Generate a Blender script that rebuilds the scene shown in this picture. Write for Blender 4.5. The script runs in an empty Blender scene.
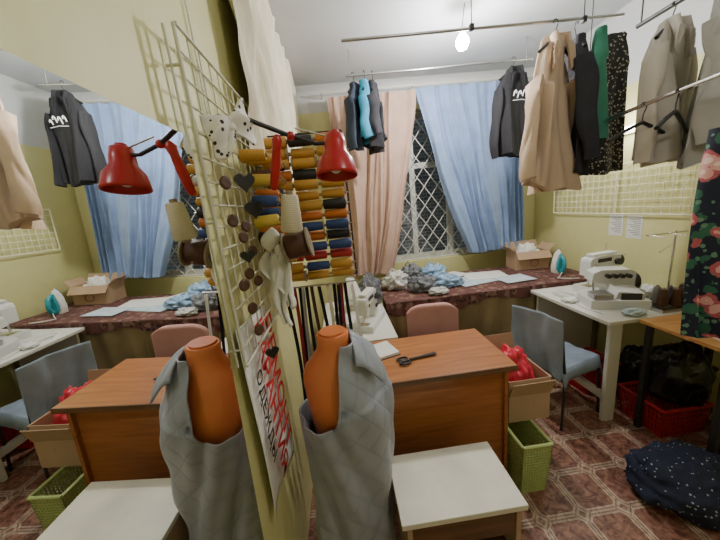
import bpy, math, random
from mathutils import Vector, Matrix, noise, Euler
random.seed(7)
pi=math.pi
scene=bpy.context.scene
COL=scene.collection
# ------------------------------------------------------------ materials
def nt(name):
    m=bpy.data.materials.new(name); m.use_nodes=True
    n=m.node_tree; b=n.nodes['Principled BSDF']
    return m,n,b
def mat(name,col,rough=.6,metal=0,var=.12,scale=8,bump=0,bscale=40,emit=None,es=0,sheen=0,dist=.01):
    m,n,b=nt(name)
    b.inputs['Roughness'].default_value=rough; b.inputs['Metallic'].default_value=metal
    if sheen: b.inputs['Sheen Weight'].default_value=sheen
    tc=n.nodes.new('ShaderNodeTexCoord'); no=n.nodes.new('ShaderNodeTexNoise'); no.inputs['Scale'].default_value=scale; no.inputs['Detail'].default_value=5
    n.links.new(tc.outputs['Object'],no.inputs['Vector'])
    cr=n.nodes.new('ShaderNodeValToRGB')
    cr.color_ramp.elements[0].position=.3; cr.color_ramp.elements[1].position=.7
    cr.color_ramp.elements[0].color=(*[c*(1-var) for c in col],1); cr.color_ramp.elements[1].color=(*[min(1,c*(1+var)) for c in col],1)
    n.links.new(no.outputs['Fac'],cr.inputs['Fac']); n.links.new(cr.outputs['Color'],b.inputs['Base Color'])
    if bump:
        mp=n.nodes.new('ShaderNodeMapping'); n.links.new(tc.outputs['Object'],mp.inputs['Vector'])
        if dist>.015: mp.inputs['Scale'].default_value=(1,1,.35)
        n2=n.nodes.new('ShaderNodeTexNoise'); n2.inputs['Scale'].default_value=bscale; n2.inputs['Detail'].default_value=4
        n.links.new(mp.outputs['Vector'],n2.inputs['Vector'])
        bp=n.nodes.new('ShaderNodeBump'); bp.inputs['Strength'].default_value=bump; bp.inputs['Distance'].default_value=dist
        n.links.new(n2.outputs['Fac'],bp.inputs['Height']); n.links.new(bp.outputs['Normal'],b.inputs['Normal'])
    if emit:
        b.inputs['Emission Color'].default_value=(*emit,1); b.inputs['Emission Strength'].default_value=es
    return m
def wood(name,c1,c2,scale=3,rough=.35,stretch=(1,12,12)):
    m,n,b=nt(name); b.inputs['Roughness'].default_value=rough
    tc=n.nodes.new('ShaderNodeTexCoord'); mp=n.nodes.new('ShaderNodeMapping'); mp.inputs['Scale'].default_value=stretch
    no=n.nodes.new('ShaderNodeTexNoise'); no.inputs['Scale'].default_value=scale; no.inputs['Detail'].default_value=8; no.inputs['Distortion'].default_value=.6
    cr=n.nodes.new('ShaderNodeValToRGB'); cr.color_ramp.elements[0].position=.3; cr.color_ramp.elements[1].position=.7
    cr.color_ramp.elements[0].color=(*c1,1); cr.color_ramp.elements[1].color=(*c2,1)
    n.links.new(tc.outputs['Object'],mp.inputs['Vector']); n.links.new(mp.outputs['Vector'],no.inputs['Vector'])
    n.links.new(no.outputs['Fac'],cr.inputs['Fac']); n.links.new(cr.outputs['Color'],b.inputs['Base Color'])
    return m
def math_node(n,op,a,b=None,c=None):
    x=n.nodes.new('ShaderNodeMath'); x.operation=op
    for i,v in enumerate((a,b,c)):
        if v is None: continue
        if isinstance(v,(int,float)): x.inputs[i].default_value=v
        else: n.links.new(v,x.inputs[i])
    return x.outputs[0]
def mix(n,fac,a,b):
    x=n.nodes.new('ShaderNodeMix'); x.data_type='RGBA'
    if isinstance(fac,(int,float)): x.inputs[0].default_value=fac
    else: n.links.new(fac,x.inputs[0])
    for i,v in ((6,a),(7,b)):
        if isinstance(v,tuple): x.inputs[i].default_value=(*v,1)
        else: n.links.new(v,x.inputs[i])
    return x.outputs[2]
def wall_mat(name,split):
    m,n,b=nt(name); b.inputs['Roughness'].default_value=.5
    tc=n.nodes.new('ShaderNodeTexCoord'); sp=n.nodes.new('ShaderNodeSeparateXYZ'); n.links.new(tc.outputs['Object'],sp.inputs[0])
    no=n.nodes.new('ShaderNodeTexNoise'); no.inputs['Scale'].default_value=2.2; no.inputs['Detail'].default_value=6; n.links.new(tc.outputs['Object'],no.inputs['Vector'])
    y=mix(n,no.outputs['Fac'],(.60,.575,.26),(.76,.725,.36))
    f=math_node(n,'GREATER_THAN',sp.outputs[2],split)
    n.links.new(mix(n,f,y,(.62,.63,.63)),b.inputs['Base Color'])
    n2=n.nodes.new('ShaderNodeTexNoise'); n2.inputs['Scale'].default_value=9; n.links.new(tc.outputs['Object'],n2.inputs['Vector'])
    bp=n.nodes.new('ShaderNodeBump'); bp.inputs['Strength'].default_value=.3; bp.inputs['Distance'].default_value=.02
    n.links.new(n2.outputs['Fac'],bp.inputs['Height']); n.links.new(bp.outputs['Normal'],b.inputs['Normal'])
    return m
def floor_mat():
    m,n,b=nt('linoleum'); b.inputs['Roughness'].default_value=.38
    tc=n.nodes.new('ShaderNodeTexCoord'); sp=n.nodes.new('ShaderNodeSeparateXYZ'); n.links.new(tc.outputs['Object'],sp.inputs[0])
    T=.215
    fx=math_node(n,'FRACT',math_node(n,'DIVIDE',math_node(n,'ADD',sp.outputs[0],5.07),T))
    fy=math_node(n,'FRACT',math_node(n,'DIVIDE',math_node(n,'ADD',sp.outputs[1],5.0),T))
    ax=math_node(n,'ABSOLUTE',math_node(n,'SUBTRACT',fx,.5)); ay=math_node(n,'ABSOLUTE',math_node(n,'SUBTRACT',fy,.5))
    mx=math_node(n,'MAXIMUM',ax,ay)
    di=math_node(n,'ADD',ax,ay)
    edge=math_node(n,'GREATER_THAN',mx,.41)
    line=math_node(n,'LESS_THAN',math_node(n,'ABSOLUTE',math_node(n,'SUBTRACT',mx,.465)),.016)
    corner=math_node(n,'GREATER_THAN',di,.74)
    cdot=math_node(n,'GREATER_THAN',di,.91)
    cring=math_node(n,'LESS_THAN',math_node(n,'ABSOLUTE',math_node(n,'SUBTRACT',di,.82)),.02)
    c=math_node(n,'MAXIMUM',edge,corner)
    dark=math_node(n,'MAXIMUM',math_node(n,'MULTIPLY',line,math_node(n,'LESS_THAN',di,.78)),math_node(n,'MAXIMUM',cdot,cring))
    c=math_node(n,'SUBTRACT',c,math_node(n,'MULTIPLY',dark,.8))
    no=n.nodes.new('ShaderNodeTexNoise'); no.inputs['Scale'].default_value=22; no.inputs['Detail'].default_value=8; no.inputs['Distortion'].default_value=1.8; n.links.new(tc.outputs['Object'],no.inputs['Vector'])
    k=n.nodes.new('ShaderNodeMapRange'); k.inputs[1].default_value=.35; k.inputs[2].default_value=.68; n.links.new(no.outputs['Fac'],k.inputs[0])
    br=mix(n,k.outputs[0],(.11,.035,.025),(.38,.19,.13)); cm=mix(n,k.outputs[0],(.34,.24,.17),(.62,.50,.39))
    n.links.new(mix(n,c,br,cm),b.inputs['Base Color']); return m
def spots_mat(name,base,spots,size,rough=.8):
    m,n,b=nt(name); b.inputs['Roughness'].default_value=rough
    tc=n.nodes.new('ShaderNodeTexCoord'); cur=base
    for i,(c,sc,sz) in enumerate(spots):
        v=n.nodes.new('ShaderNodeTexVoronoi'); v.inputs['Scale'].default_value=sc
        mp=n.nodes.new('ShaderNodeMapping'); mp.inputs['Location'].default_value=(i*1.7,i*.9,i*2.3) if len(c)==3 else c[3]
        n.links.new(tc.outputs['Object'],mp.inputs['Vector'])
        no=n.nodes.new('ShaderNodeTexNoise'); no.inputs['Scale'].default_value=sc*2.2; n.links.new(mp.outputs['Vector'],no.inputs['Vector'])
        n.links.new(mp.outputs['Vector'],v.inputs['Vector'])
        d=math_node(n,'ADD',v.outputs['Distance'],math_node(n,'MULTIPLY',math_node(n,'SUBTRACT',no.outputs['Fac'],.5),size))
        cur=mix(n,math_node(n,'LESS_THAN',d,sz),cur,tuple(c[:3]))
    n.links.new(cur,b.inputs['Base Color'])
    return m
def brick_mat():
    m,n,b=nt('outside_brick'); b.inputs['Roughness'].default_value=.9
    tc=n.nodes.new('ShaderNodeTexCoord'); mp=n.nodes.new('ShaderNodeMapping'); mp.inputs['Rotation'].default_value=(pi/2,0,0)
    br=n.nodes.new('ShaderNodeTexBrick'); br.inputs['Scale'].default_value=5
    br.inputs['Color1'].default_value=(.26,.27,.27,1); br.inputs['Color2'].default_value=(.15,.16,.17,1); br.inputs['Mortar'].default_value=(.45,.46,.46,1)
    n.links.new(tc.outputs['Object'],mp.inputs['Vector']); n.links.new(mp.outputs['Vector'],br.inputs['Vector']); n.links.new(br.outputs['Color'],b.inputs['Base Color']); return m
M={}
M['wall']=wall_mat('yellow_paint',9)
M['wallback']=wall_mat('yellow_and_white_paint',2.60)
M['wallright']=wall_mat('yellow_paint_white_above',2.30)
M['ceil']=mat('ceiling_paint',(.56,.58,.61),.8,var=.08,scale=1.6,bump=.3,bscale=5,dist=.012)
M['floor']=floor_mat()
M['brick']=brick_mat()
M['white']=mat('white_laminate',(.74,.73,.67),.4,var=.05,scale=5)
M['whitedirty']=mat('worn_white_laminate',(.74,.71,.60),.45,var=.12,scale=6)
M['whiteplastic']=mat('white_plastic',(.78,.77,.72),.3,var=.03)
M['wireW']=mat('white_wire',(.66,.66,.54),.35,var=.05)
M['wireC']=mat('cream_wire',(.85,.82,.62),.4,var=.05)
M['frame']=mat('window_frame_paint',(.62,.62,.58),.5)
M['pink']=mat('pink_curtain_cloth',(.53,.36,.28),.85,var=.08,bump=.4,bscale=12,sheen=.2,dist=.025)
M['blue']=mat('blue_curtain_cloth',(.23,.33,.54),.8,var=.09,bump=.4,bscale=12,sheen=.2,dist=.025)
M['cream']=mat('cream_tulle',(.76,.70,.55),.85,var=.06,bump=.5,bscale=20,dist=.02)
M['deskwood']=wood('cherry_laminate',(.30,.10,.03),(.46,.17,.055))
M['desktop']=wood('cherry_laminate_top',(.34,.12,.035),(.50,.20,.065))
M['orangewood']=wood('orange_plywood',(.60,.28,.09),(.76,.40,.15))
M['darkwood']=wood('dark_wood',(.10,.05,.02),(.2,.1,.05))
M['metal']=mat('grey_steel',(.5,.5,.5),.3,1,var=.05)
M['chrome']=mat('chrome',(.8,.8,.8),.15,1,var=.02)
M['darkmetal']=mat('dark_steel',(.06,.06,.06),.4,.6)
M['black']=mat('black_plastic',(.015,.015,.015),.4)
M['blackcloth']=mat('black_cloth',(.012,.012,.015),.9,var=.2)
M['beige']=mat('beige_wool',(.54,.40,.28),.9,var=.06,bump=.3,bscale=12,dist=.02)
M['greybeige']=mat('grey_beige_wool',(.50,.46,.39),.9,var=.08,bump=.3,bscale=12,dist=.02)
M['greyjacket']=mat('grey_wool',(.36,.35,.32),.9,var=.1,bump=.3,bscale=12,dist=.02)
M['darkgrey']=mat('charcoal_cloth',(.022,.022,.028),.9,var=.25,bump=.15,bscale=20)
M['green']=mat('dark_green_cloth',(.035,.19,.12),.8,var=.2)
M['navy']=mat('navy_cloth',(.02,.03,.05),.85,var=.2)
M['teal']=mat('teal_cloth',(.03,.25,.42),.8,var=.15)
M['dotted']=spots_mat('black_cloth_small_dots',(.02,.02,.018),[((.42,.40,.32),60,.32)],.15)
M['floral']=spots_mat('navy_floral_cloth',(.010,.014,.035),[((.03,.13,.08),18,.40),((.12,.26,.17),30,.26),((.46,.10,.12,(3.1,1,2)),11,.37),((.72,.38,.36,(3.1,1,2)),11,.27),((.86,.66,.56,(3.1,1,2)),11,.14)],.45)
M['polka']=spots_mat('white_polka_cloth',(.80,.78,.72),[((.03,.02,.02),44,.27)],0)
M['bagdots']=spots_mat('navy_dotted_bag_cloth',(.012,.018,.045),[((.40,.45,.52),42,.17)],0)
M['tablecloth']=spots_mat('burgundy_patterned_cloth',(.14,.055,.045),[((.26,.15,.11),14,.36),((.05,.02,.03),22,.28)],.6)
M['skirt']=mat('olive_cloth',(.27,.21,.10),.9,var=.25,scale=3,bump=.3,bscale=12,dist=.02)
M['terra']=mat('terracotta_plastic',(.70,.21,.07),.30,var=.08,scale=5)
M['red']=mat('red_enamel',(.46,.012,.018),.28,var=.05)
M['redplastic']=mat('red_plastic',(.50,.02,.03),.35,var=.08)
M['redbag']=mat('red_bag_film',(.62,.03,.06),.35,var=.25,scale=10)
M['darkred']=mat('dark_red_cloth',(.30,.02,.03),.7,var=.2)
M['card']=mat('cardboard',(.48,.33,.21),.85,var=.07,scale=4)
M['lime']=mat('lime_plastic',(.46,.56,.22),.4,var=.06)
M['chaircloth']=mat('slate_blue_cloth',(.26,.32,.40),.85,var=.12,bump=.4,bscale=14,dist=.02)
M['pinkchair']=mat('dusty_pink_cloth',(.56,.30,.27),.85,var=.08)
M['paper']=mat('paper',(.80,.80,.76),.8,var=.04,scale=12)
M['bluepaper']=mat('pale_blue_paper',(.56,.66,.72),.8,var=.15,scale=14)
M['textred']=mat('red_print',(.6,.02,.02),.7)
M['textblack']=mat('black_print',(.02,.02,.02),.7)
M['textwhite']=mat('white_print',(.85,.85,.85),.7)
M['bagblack']=mat('black_bag_film',(.012,.012,.014),.22,var=.2)
M['bagwhite']=mat('white_bag_film',(.62,.62,.6),.4,var=.3,scale=14)
M['bagblue']=mat('pale_blue_bag_film',(.28,.45,.66),.4,var=.4,scale=16)
M['baggrey']=mat('grey_bag_cloth',(.16,.17,.19),.6,var=.7,scale=18)
M['brown']=mat('brown_thread',(.09,.04,.02),.7)
M['spoolcore']=mat('spool_core_plastic',(.30,.24,.16),.5)
M['machine']=mat('machine_enamel',(.70,.71,.68),.28,var=.03)
M['ironteal']=mat('teal_plastic',(.02,.30,.36),.3)
M['bulb']=mat('glowing_bulb_glass',(1,1,1),.3,emit=(1,.97,.92),es=150)
M['tube']=mat('glowing_tube',(1,1,1),.3,emit=(1,.96,.85),es=14)
m,n,b=nt('quilted_grey_satin'); b.inputs['Roughness'].default_value=.45; b.inputs['Sheen Weight'].default_value=.2
tc=n.nodes.new('ShaderNodeTexCoord'); sp=n.nodes.new('ShaderNodeSeparateXYZ'); n.links.new(tc.outputs['Object'],sp.inputs[0])
h=math_node(n,'ADD',sp.outputs[0],sp.outputs[1])
d1=math_node(n,'ABSOLUTE',math_node(n,'SINE',math_node(n,'MULTIPLY',math_node(n,'ADD',h,sp.outputs[2]),24)))
d2=math_node(n,'ABSOLUTE',math_node(n,'SINE',math_node(n,'MULTIPLY',math_node(n,'SUBTRACT',h,sp.outputs[2]),24)))
hh=math_node(n,'POWER',math_node(n,'MINIMUM',d1,d2),.35)
bp=n.nodes.new('ShaderNodeBump'); bp.inputs['Strength'].default_value=.40; bp.inputs['Distance'].default_value=.006
n.links.new(hh,bp.inputs['Height']); n.links.new(bp.outputs['Normal'],b.inputs['Normal'])
n.links.new(mix(n,hh,(.27,.30,.36),(.34,.37,.43)),b.inputs['Base Color']); M['drape']=m
m,n,b=nt('mirror_silver'); b.inputs['Metallic'].default_value=1; b.inputs['Roughness'].default_value=.005; b.inputs['Base Color'].default_value=(.90,.92,.90,1); M['mirror']=m
def thread(name,c):
    m,n,b=nt(name); b.inputs['Roughness'].default_value=.6
    tc=n.nodes.new('ShaderNodeTexCoord'); w=n.nodes.new('ShaderNodeTexWave'); w.inputs['Scale'].default_value=60; w.inputs['Distortion'].default_value=1
    w.bands_direction='Z'
    n.links.new(tc.outputs['Object'],w.inputs['Vector'])
    n.links.new(mix(n,w.outputs['Fac'],tuple(x*.7 for x in c),c),b.inputs['Base Color']); return m
TH={k:thread(k+'_thread',c) for k,c in dict(gold=(.64,.34,.05),orange=(.68,.20,.03),blue=(.03,.07,.22),white=(.70,.69,.65),black=(.02,.02,.02),red=(.5,.03,.03),yellow=(.72,.52,.08),green=(.05,.2,.08),grey=(.3,.3,.3),brown=(.10,.04,.025),cream=(.75,.68,.5)).items()}
# ------------------------------------------------------------ mesh builder
class MB:
    def __init__(s): s.v=[]; s.f=[]; s.s=[]
    def add(s,vs,fs,sm=False):
        o=len(s.v); s.v+= [tuple(x) for x in vs]; s.f+=[tuple(i+o for i in f) for f in fs]; s.s+=[sm]*len(fs); return s
    def box(s,c,d,rot=None,taper=1):
        x,y,z=[k/2 for k in d]; c=Vector(c)
        P=[Vector(p) for p in [(-x*taper,-y*taper,-z),(x*taper,-y*taper,-z),(x*taper,y*taper,-z),(-x*taper,y*taper,-z),(-x,-y,z),(x,-y,z),(x,y,z),(-x,y,z)]]
        if rot: R=Euler(rot).to_matrix(); P=[R@p for p in P]
        return s.add([p+c for p in P],[(0,3,2,1),(4,5,6,7),(0,1,5,4),(1,2,6,5),(2,3,7,6),(3,0,4,7)])
    def bx(s,x0,x1,y0,y1,z0,z1): return s.box(((x0+x1)/2,(y0+y1)/2,(z0+z1)/2),(x1-x0,y1-y0,z1-z0))
    def loft(s,rings,cap=True,closed=True,sm=True):
        n=len(rings[0]); vs=[p for r in rings for p in r]; fs=[]
        for i in range(len(rings)-1):
            for j in range(n if closed else n-1):
                k=(j+1)%n; fs.append((i*n+j,i*n+k,(i+1)*n+k,(i+1)*n+j))
        s.add(vs,fs,sm)
        if cap and closed:
            s.add(rings[0],[tuple(range(n))[::-1]]); s.add(rings[-1],[tuple(range(n))])
        return s
    def cyl(s,p0,p1,r0,r1=None,n=16,cap=True):
        if r1 is None: r1=r0
        return s.tube([p0,p1],[r0,r1],n,cap)
    def tube(s,pts,r,n=8,cap=True,flat=1):
        pts=[Vector(p) for p in pts]; m=len(pts)
        if not isinstance(r,(list,tuple)): r=[r]*m
        t0=(pts[1]-pts[0]).normalized(); up=Vector((0,0,1)) if abs(t0.z)<.9 else Vector((1,0,0))
        a=t0.cross(up).normalized(); R=[]
        for i in range(m):
            t=(pts[min(i+1,m-1)]-pts[max(i-1,0)]).normalized()
            a=(a-t*a.dot(t)).normalized(); b=t.cross(a)
            R.append([pts[i]+a*math.cos(2*pi*k/n)*r[i]+b*math.sin(2*pi*k/n)*r[i]*flat for k in range(n)])
        return s.loft(R,cap)
    def lathe(s,prof,c=(0,0,0),n=24,cap=True,M4=None):
        R=[]
        for r,z in prof:
            ring=[Vector((r*math.cos(2*pi*k/n),r*math.sin(2*pi*k/n),z)) for k in range(n)]
            if M4: ring=[M4@p for p in ring]
            R.append([p+Vector(c) for p in ring])
        return s.loft(R,cap)
    def ell(s,c,r,n=20,m=12):
        R=[]
        for i in range(m+1):
            ph=pi*i/m; rr=max(math.sin(ph),.001)
            R.append([(c[0]+r[0]*rr*math.cos(2*pi*k/n),c[1]+r[1]*rr*math.sin(2*pi*k/n),c[2]-r[2]*math.cos(ph)) for k in range(n)])
        return s.loft(R,False)
    def sheet(s,fn,nu,nv):
        vs=[fn(i/nu,j/nv) for i in range(nu+1) for j in range(nv+1)]
        return s.add(vs,[(i*(nv+1)+j,(i+1)*(nv+1)+j,(i+1)*(nv+1)+j+1,i*(nv+1)+j+1) for i in range(nu) for j in range(nv)],True)
    def prism(s,out,f0,f1):
        n=len(out); A=[f0(p) for p in out]; B=[f1(p) for p in out]
        s.add(A+B,[(i,(i+1)%n,n+(i+1)%n,n+i) for i in range(n)]); s.add(A,[tuple(range(n))[::-1]]); s.add(B,[tuple(range(n))]); return s
    def blob(s,c,r,amp=.25,fr=2.5,seed=0,n=40,m=26,flat=True):
        R=[]
        for i in range(m+1):
            ph=pi*i/m; rr=max(math.sin(ph),.001); ring=[]
            for k in range(n):
                d=Vector((rr*math.cos(2*pi*k/n),rr*math.sin(2*pi*k/n),-math.cos(ph)))
                q=d*fr+Vector((seed*3.1,seed*1.7,seed))
                w=1+amp*noise.noise(q)+amp*.9*abs(noise.noise(q*2.3))+amp*.35*noise.noise(q*5)
                p=Vector((d.x*r[0],d.y*r[1],d.z*r[2]))*w
                if flat: p.z=max(p.z,-r[2]*.75)
                ring.append((c[0]+p.x,c[1]+p.y,c[2]+p.z))
            R.append(ring)
        return s.loft(R,False)
    def crumple(s,a,fx=9,fz=3.5,seed=0):
        o=[]
        for p in s.v:
            q=Vector((p[0]*fx+seed,p[1]*fx-seed,p[2]*fz+seed*.5))
            w=noise.noise_vector(q)*a+noise.noise_vector(q*2.1)*a*.35
            o.append((p[0]+w.x,p[1]+w.y*1.3,p[2]+w.z*.3))
        s.v=o; return s
    def obj(s,name,mt,bevel=0,solid=0,sub=0):
        me=bpy.data.meshes.new(name); me.from_pydata(s.v,[],s.f); me.update()
        me.polygons.foreach_set('use_smooth',s.s)
        if isinstance(mt,str): mt=M[mt]
        me.materials.append(mt)
        o=bpy.data.objects.new(name,me); COL.objects.link(o)
        if bevel:
            b=o.modifiers.new('b','BEVEL'); b.width=bevel; b.segments=3; b.limit_method='ANGLE'
        if solid:
            b=o.modifiers.new('s','SOLIDIFY'); b.thickness=solid
        return o
def struct(name,mb,mt,label,bevel=0):
    o=mb.obj(name,mt,bevel); o['kind']='structure'; o['label']=label; o['category']=name.split('_')[0]; return o
def thing(name,label,cat,loc=(0,0,0),rot=0,group=None,mesh=None,mt=None,**k):
    if mesh: o=mesh.obj(name,mt,**k)
    else:
        o=bpy.data.objects.new(name,None); COL.objects.link(o); o.empty_display_size=.05
    o.location=loc; o.rotation_euler=rot if isinstance(rot,tuple) else (0,0,rot)
    o['label']=label; o['category']=cat
    if group: o['group']=group
    return o
def part(par,name,mb,mt,label=None,**k):
    o=mb.obj(name,mt,**k); o.parent=par
    if label: o['label']=label
    return o
def text_part(par,name,body,size,mt,mx,label=None,align='CENTER',bold=.012):
    cu=bpy.data.curves.new(name,'FONT'); cu.body=body; cu.size=size; cu.align_x=align; cu.align_y='CENTER'; cu.extrude=.0006; cu.offset=size*bold
    t=bpy.data.objects.new('tmp',cu); COL.objects.link(t); bpy.context.view_layer.update()
    me=bpy.data.meshes.new_from_object(t.evaluated_get(bpy.context.evaluated_depsgraph_get()))
    bpy.data.objects.remove(t); me.materials.clear(); me.materials.append(M[mt])
    o=bpy.data.objects.new(name,me); COL.objects.link(o); o.parent=par; o.matrix_local=mx
    if label:o['label']=label
    return o
def frame(x,y,z,loc): # columns
    m=Matrix((x,y,z)).transposed().to_4x4(); m.translation=Vector(loc); return m
# ------------------------------------------------------------ room
RX=2.65; YB=3.2; YN=-1.3; H=2.86
struct('floor',MB().bx(-.1,RX+.1,YN-.1,YB+.1,-.05,0),'floor','patterned brown and cream linoleum floor')
struct('ceiling',MB().bx(-.1,RX+.1,YN-.1,YB+.1,H,H+.05),'ceil','grey-white painted ceiling')
struct('wall_left',MB().prism([(-.25,YN-.1),(-.082,YN-.1),(-.014,.68),(0,.86),(0,YB+.1),(-.25,YB+.1)],lambda p:(p[0],p[1],0),lambda p:(p[0],p[1],H)),'wall','yellow painted wall carrying the mirror')
struct('wall_right',MB().bx(RX,RX+.1,YN-.1,YB+.1,0,H),'wallright','yellow painted wall beside the sewing table, white above')
struct('wall_front',MB().bx(-.1,RX+.1,YN-.1,YN,0,H),'wall','yellow painted wall')
WX0,WX1,WZ0,WZ1=.72,2.2,.92,2.55
wb=MB().bx(0,WX0,YB,YB+.25,0,H).bx(WX1,RX,YB,YB+.25,0,H).bx(WX0,WX1,YB,YB+.25,0,WZ0).bx(WX0,WX1,YB,YB+.25,WZ1,H)
struct('wall_back',wb,'wallback','yellow painted wall with the window opening, white above')
struct('wall_outside',MB().bx(-.5,3.3,YB+.9,YB+1.0,0,3.2),'brick','dark grey brick wall seen through the window')
w=MB()
for x in (WX0+.03,(WX0+WX1)/2-.22,(WX0+WX1)/2+.22,WX1-.03): w.bx(x-.03,x+.03,YB+.12,YB+.18,WZ0,WZ1)
for z in (WZ0+.03,2.0,WZ1-.03): w.bx(WX0,WX1,YB+.125,YB+.175,z-.03,z+.03)
struct('window_1',w,'frame','grey-white painted window frame with panes')
g=MB()
cx0,cx1=WX0+.02,WX1-.02; st=.155
def seg(x,dr):
    z0=WZ0; z1=WZ1; sl=1.35
    xa=x; xb=x+dr*(z1-z0)/sl
    t0,t1=0,1
    for lim,sg in ((cx0,1),(cx1,-1)):
        fa=(xa-lim)*sg; fb=(xb-lim)*sg
        if fa<0 and fb<0: return
        if fa<0: t0=max(t0,fa/(fa-fb))
        if fb<0: t1=min(t1,fa/(fa-fb))
    if t1-t0<.02: return
    g.cyl((xa+(xb-xa)*t0,YB+.05,z0+(z1-z0)*t0),(xa+(xb-xa)*t1,YB+.05,z0+(z1-z0)*t1),.006,n=6)
x=cx0-1.4
while x<cx1+1.4:
    seg(x,1); seg(x,-1); x+=st
for z in (WZ0+.01,WZ1-.01): g.cyl((cx0,YB+.05,z),(cx1,YB+.05,z),.01,n=6)
thing('window_grille','white diamond-pattern metal security grille in the window','grille',mesh=g,mt='frame')
# ------------------------------------------------------------ mirror (tipped slightly forward at the top)
mr=thing('wall_mirror','large frameless rectangular mirror fixed on the yellow wall','mirror',(.036,.69,1.79),(0,math.radians(1.9),math.radians(-1.6)))
part(mr,'glass',MB().bx(-.004,0,-1.3,0,-1.37,0),'mirror')
# ------------------------------------------------------------ curtains
def curtain(name,label,mt,x0t,x1t,x0b,x1b,zt,zb,y,amp=.035,k=9,ph=0,ease=1.5,seed=0):
    def fn(u,v):
        e=v**ease
        a=x0t+(x0b-x0t)*e; b=x1t+(x1b-x1t)*e
        uu=u+.05*math.sin(2*pi*u*1.7+seed)+.018*math.sin(2*pi*u*4.3+seed*2)+.02*v*math.sin(5*u+seed)
        nz=noise.noise(Vector((u*6+seed,v*2.0,seed))); n2=noise.noise(Vector((u*14+seed,v*4.5+3*u,seed+5)))
        x=a+(b-a)*u+.016*math.sin(7*v+u*14)+.012*n2
        yy=y+amp*(.35+.65*v)*(math.sin(k*2*pi*uu+ph+1.1*math.sin(3*u+2.2*v))+.35*math.sin(k*4.6*pi*uu+2*v))+.035*nz+.012*n2
        z=zt+(zb-zt)*v+.02*nz*(.3+v)-.012*abs(math.sin(k*pi*u))*(1-v)**6
        return (x,yy,z)
    return thing(name,label,'curtain',mesh=MB().sheet(fn,220,70),mt=mt)
curtain('curtain','pink beige curtain hanging beside the window','pink',.36,1.23,.40,.86,2.68,.86,3.02,k=6,amp=.036)
curtain('curtain','light blue curtain pulled across the window','blue',1.24,2.38,1.76,2.38,2.70,.98,3.02,k=8,amp=.036,ph=1,ease=1.2,seed=3)
def cf(u,v):
    return (.06+.018*math.sin(2*pi*11*u+1.6*math.sin(4*v+3*u))+.03*noise.noise(Vector((u*16,v*5,0)))+.01*math.sin(40*u+9*v),1.16+1.86*u,2.855-(1.05+.08*math.sin(7*u))*v)
thing('curtain','cream sheer curtain hanging flat along the yellow wall','curtain',mesh=MB().sheet(cf,240,40),mt='cream')
cr=thing('curtain_rod','thin steel curtain rod above the window','rod')
part(cr,'pole',MB().cyl((.3,3.03,2.72),(2.55,3.03,2.72),.006),'wireW')
for x in (.32,1.23,2.5): part(cr,'bracket',MB().cyl((x,3.03,2.72),(x,3.199,2.72),.005),'wireW')
# ------------------------------------------------------------ ceiling rods
r1=thing('hanging_rail','grey steel clothes rail hung below the ceiling','rail')
part(r1,'pole',MB().cyl((.47,1.75,2.49),(2.10,1.75,2.52),.008),'metal')
for x in (1.20,1.86): part(r1,'bracket',MB().cyl((x,1.75,2.5),(x,1.75,H),.003).box((x,1.75,2.51),(.022,.022,.03)),'darkmetal')
r2=thing('hanging_rail','thin steel clothes rail in front of the curtains','rail')
part(r2,'pole',MB().cyl((.54,2.6,2.665),(2.16,2.6,2.69),.009),'metal')
for x in (.58,2.1): part(r2,'bracket',MB().cyl((x,2.6,2.67),(x,2.6,H),.004),'metal')
r3=thing('hanging_rail','pale metal clothes rail beside the sewing table','rail')
part(r3,'pole',MB().cyl((1.92,1.80,1.93),(1.92,.85,1.985),.010),'chrome')
for y in (.90,1.76): part(r3,'bracket',MB().cyl((1.92,y,1.94),(1.92,y,H),.0025),'darkmetal')
r4=thing('hanging_rail','dark metal clothes rail carrying the grey jackets','rail')
part(r4,'pole',MB().cyl((2.16,1.72,2.44),(2.16,.7,2.44),.012),'darkmetal')
for y in (.8,1.7): part(r4,'bracket',MB().cyl((2.16,y,2.44),(2.16,y,H),.004),'darkmetal')
# ------------------------------------------------------------ bulb
bl=thing('light_bulb','bare glowing light bulb hanging on a cable','bulb',(1.33,2.15,2.64))
part(bl,'glass',MB().lathe([(.004,-.055),(.03,-.046),(.044,-.015),(.041,.01),(.022,.04),(.015,.045)],n=20),'bulb')
part(bl,'socket',MB().cyl((0,0,.045),(0,0,.085),.017),'whiteplastic')
part(bl,'cable',MB().tube([(0,0,.085),(.01,0,.15),(.02,0,.22)],.003),'black')
def plight(loc,e,r=.05,c=(1,.97,.93)):
    l=bpy.data.lights.new('point_light','POINT'); l.energy=e; l.shadow_soft_size=r; l.color=c
    o=bpy.data.objects.new('point_light',l); COL.objects.link(o); o.location=loc; return o
plight((1.33,2.15,2.54),58,.04)
plight((1.25,.1,2.55),19,.10)  # added fill light overhead near the camera, no fixture belongs to it
tl=thing('wall_light','short glowing tube lamp on the yellow wall','lamp',(RX-.045,2.12,1.97))
part(tl,'tube',MB().cyl((0,-.17,0),(0,.17,0),.018),'tube')
part(tl,'housing',MB().box((.026,0,0),(.03,.38,.06)),'whiteplastic')
plight((RX-.12,2.12,1.98),5,.05)
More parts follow.
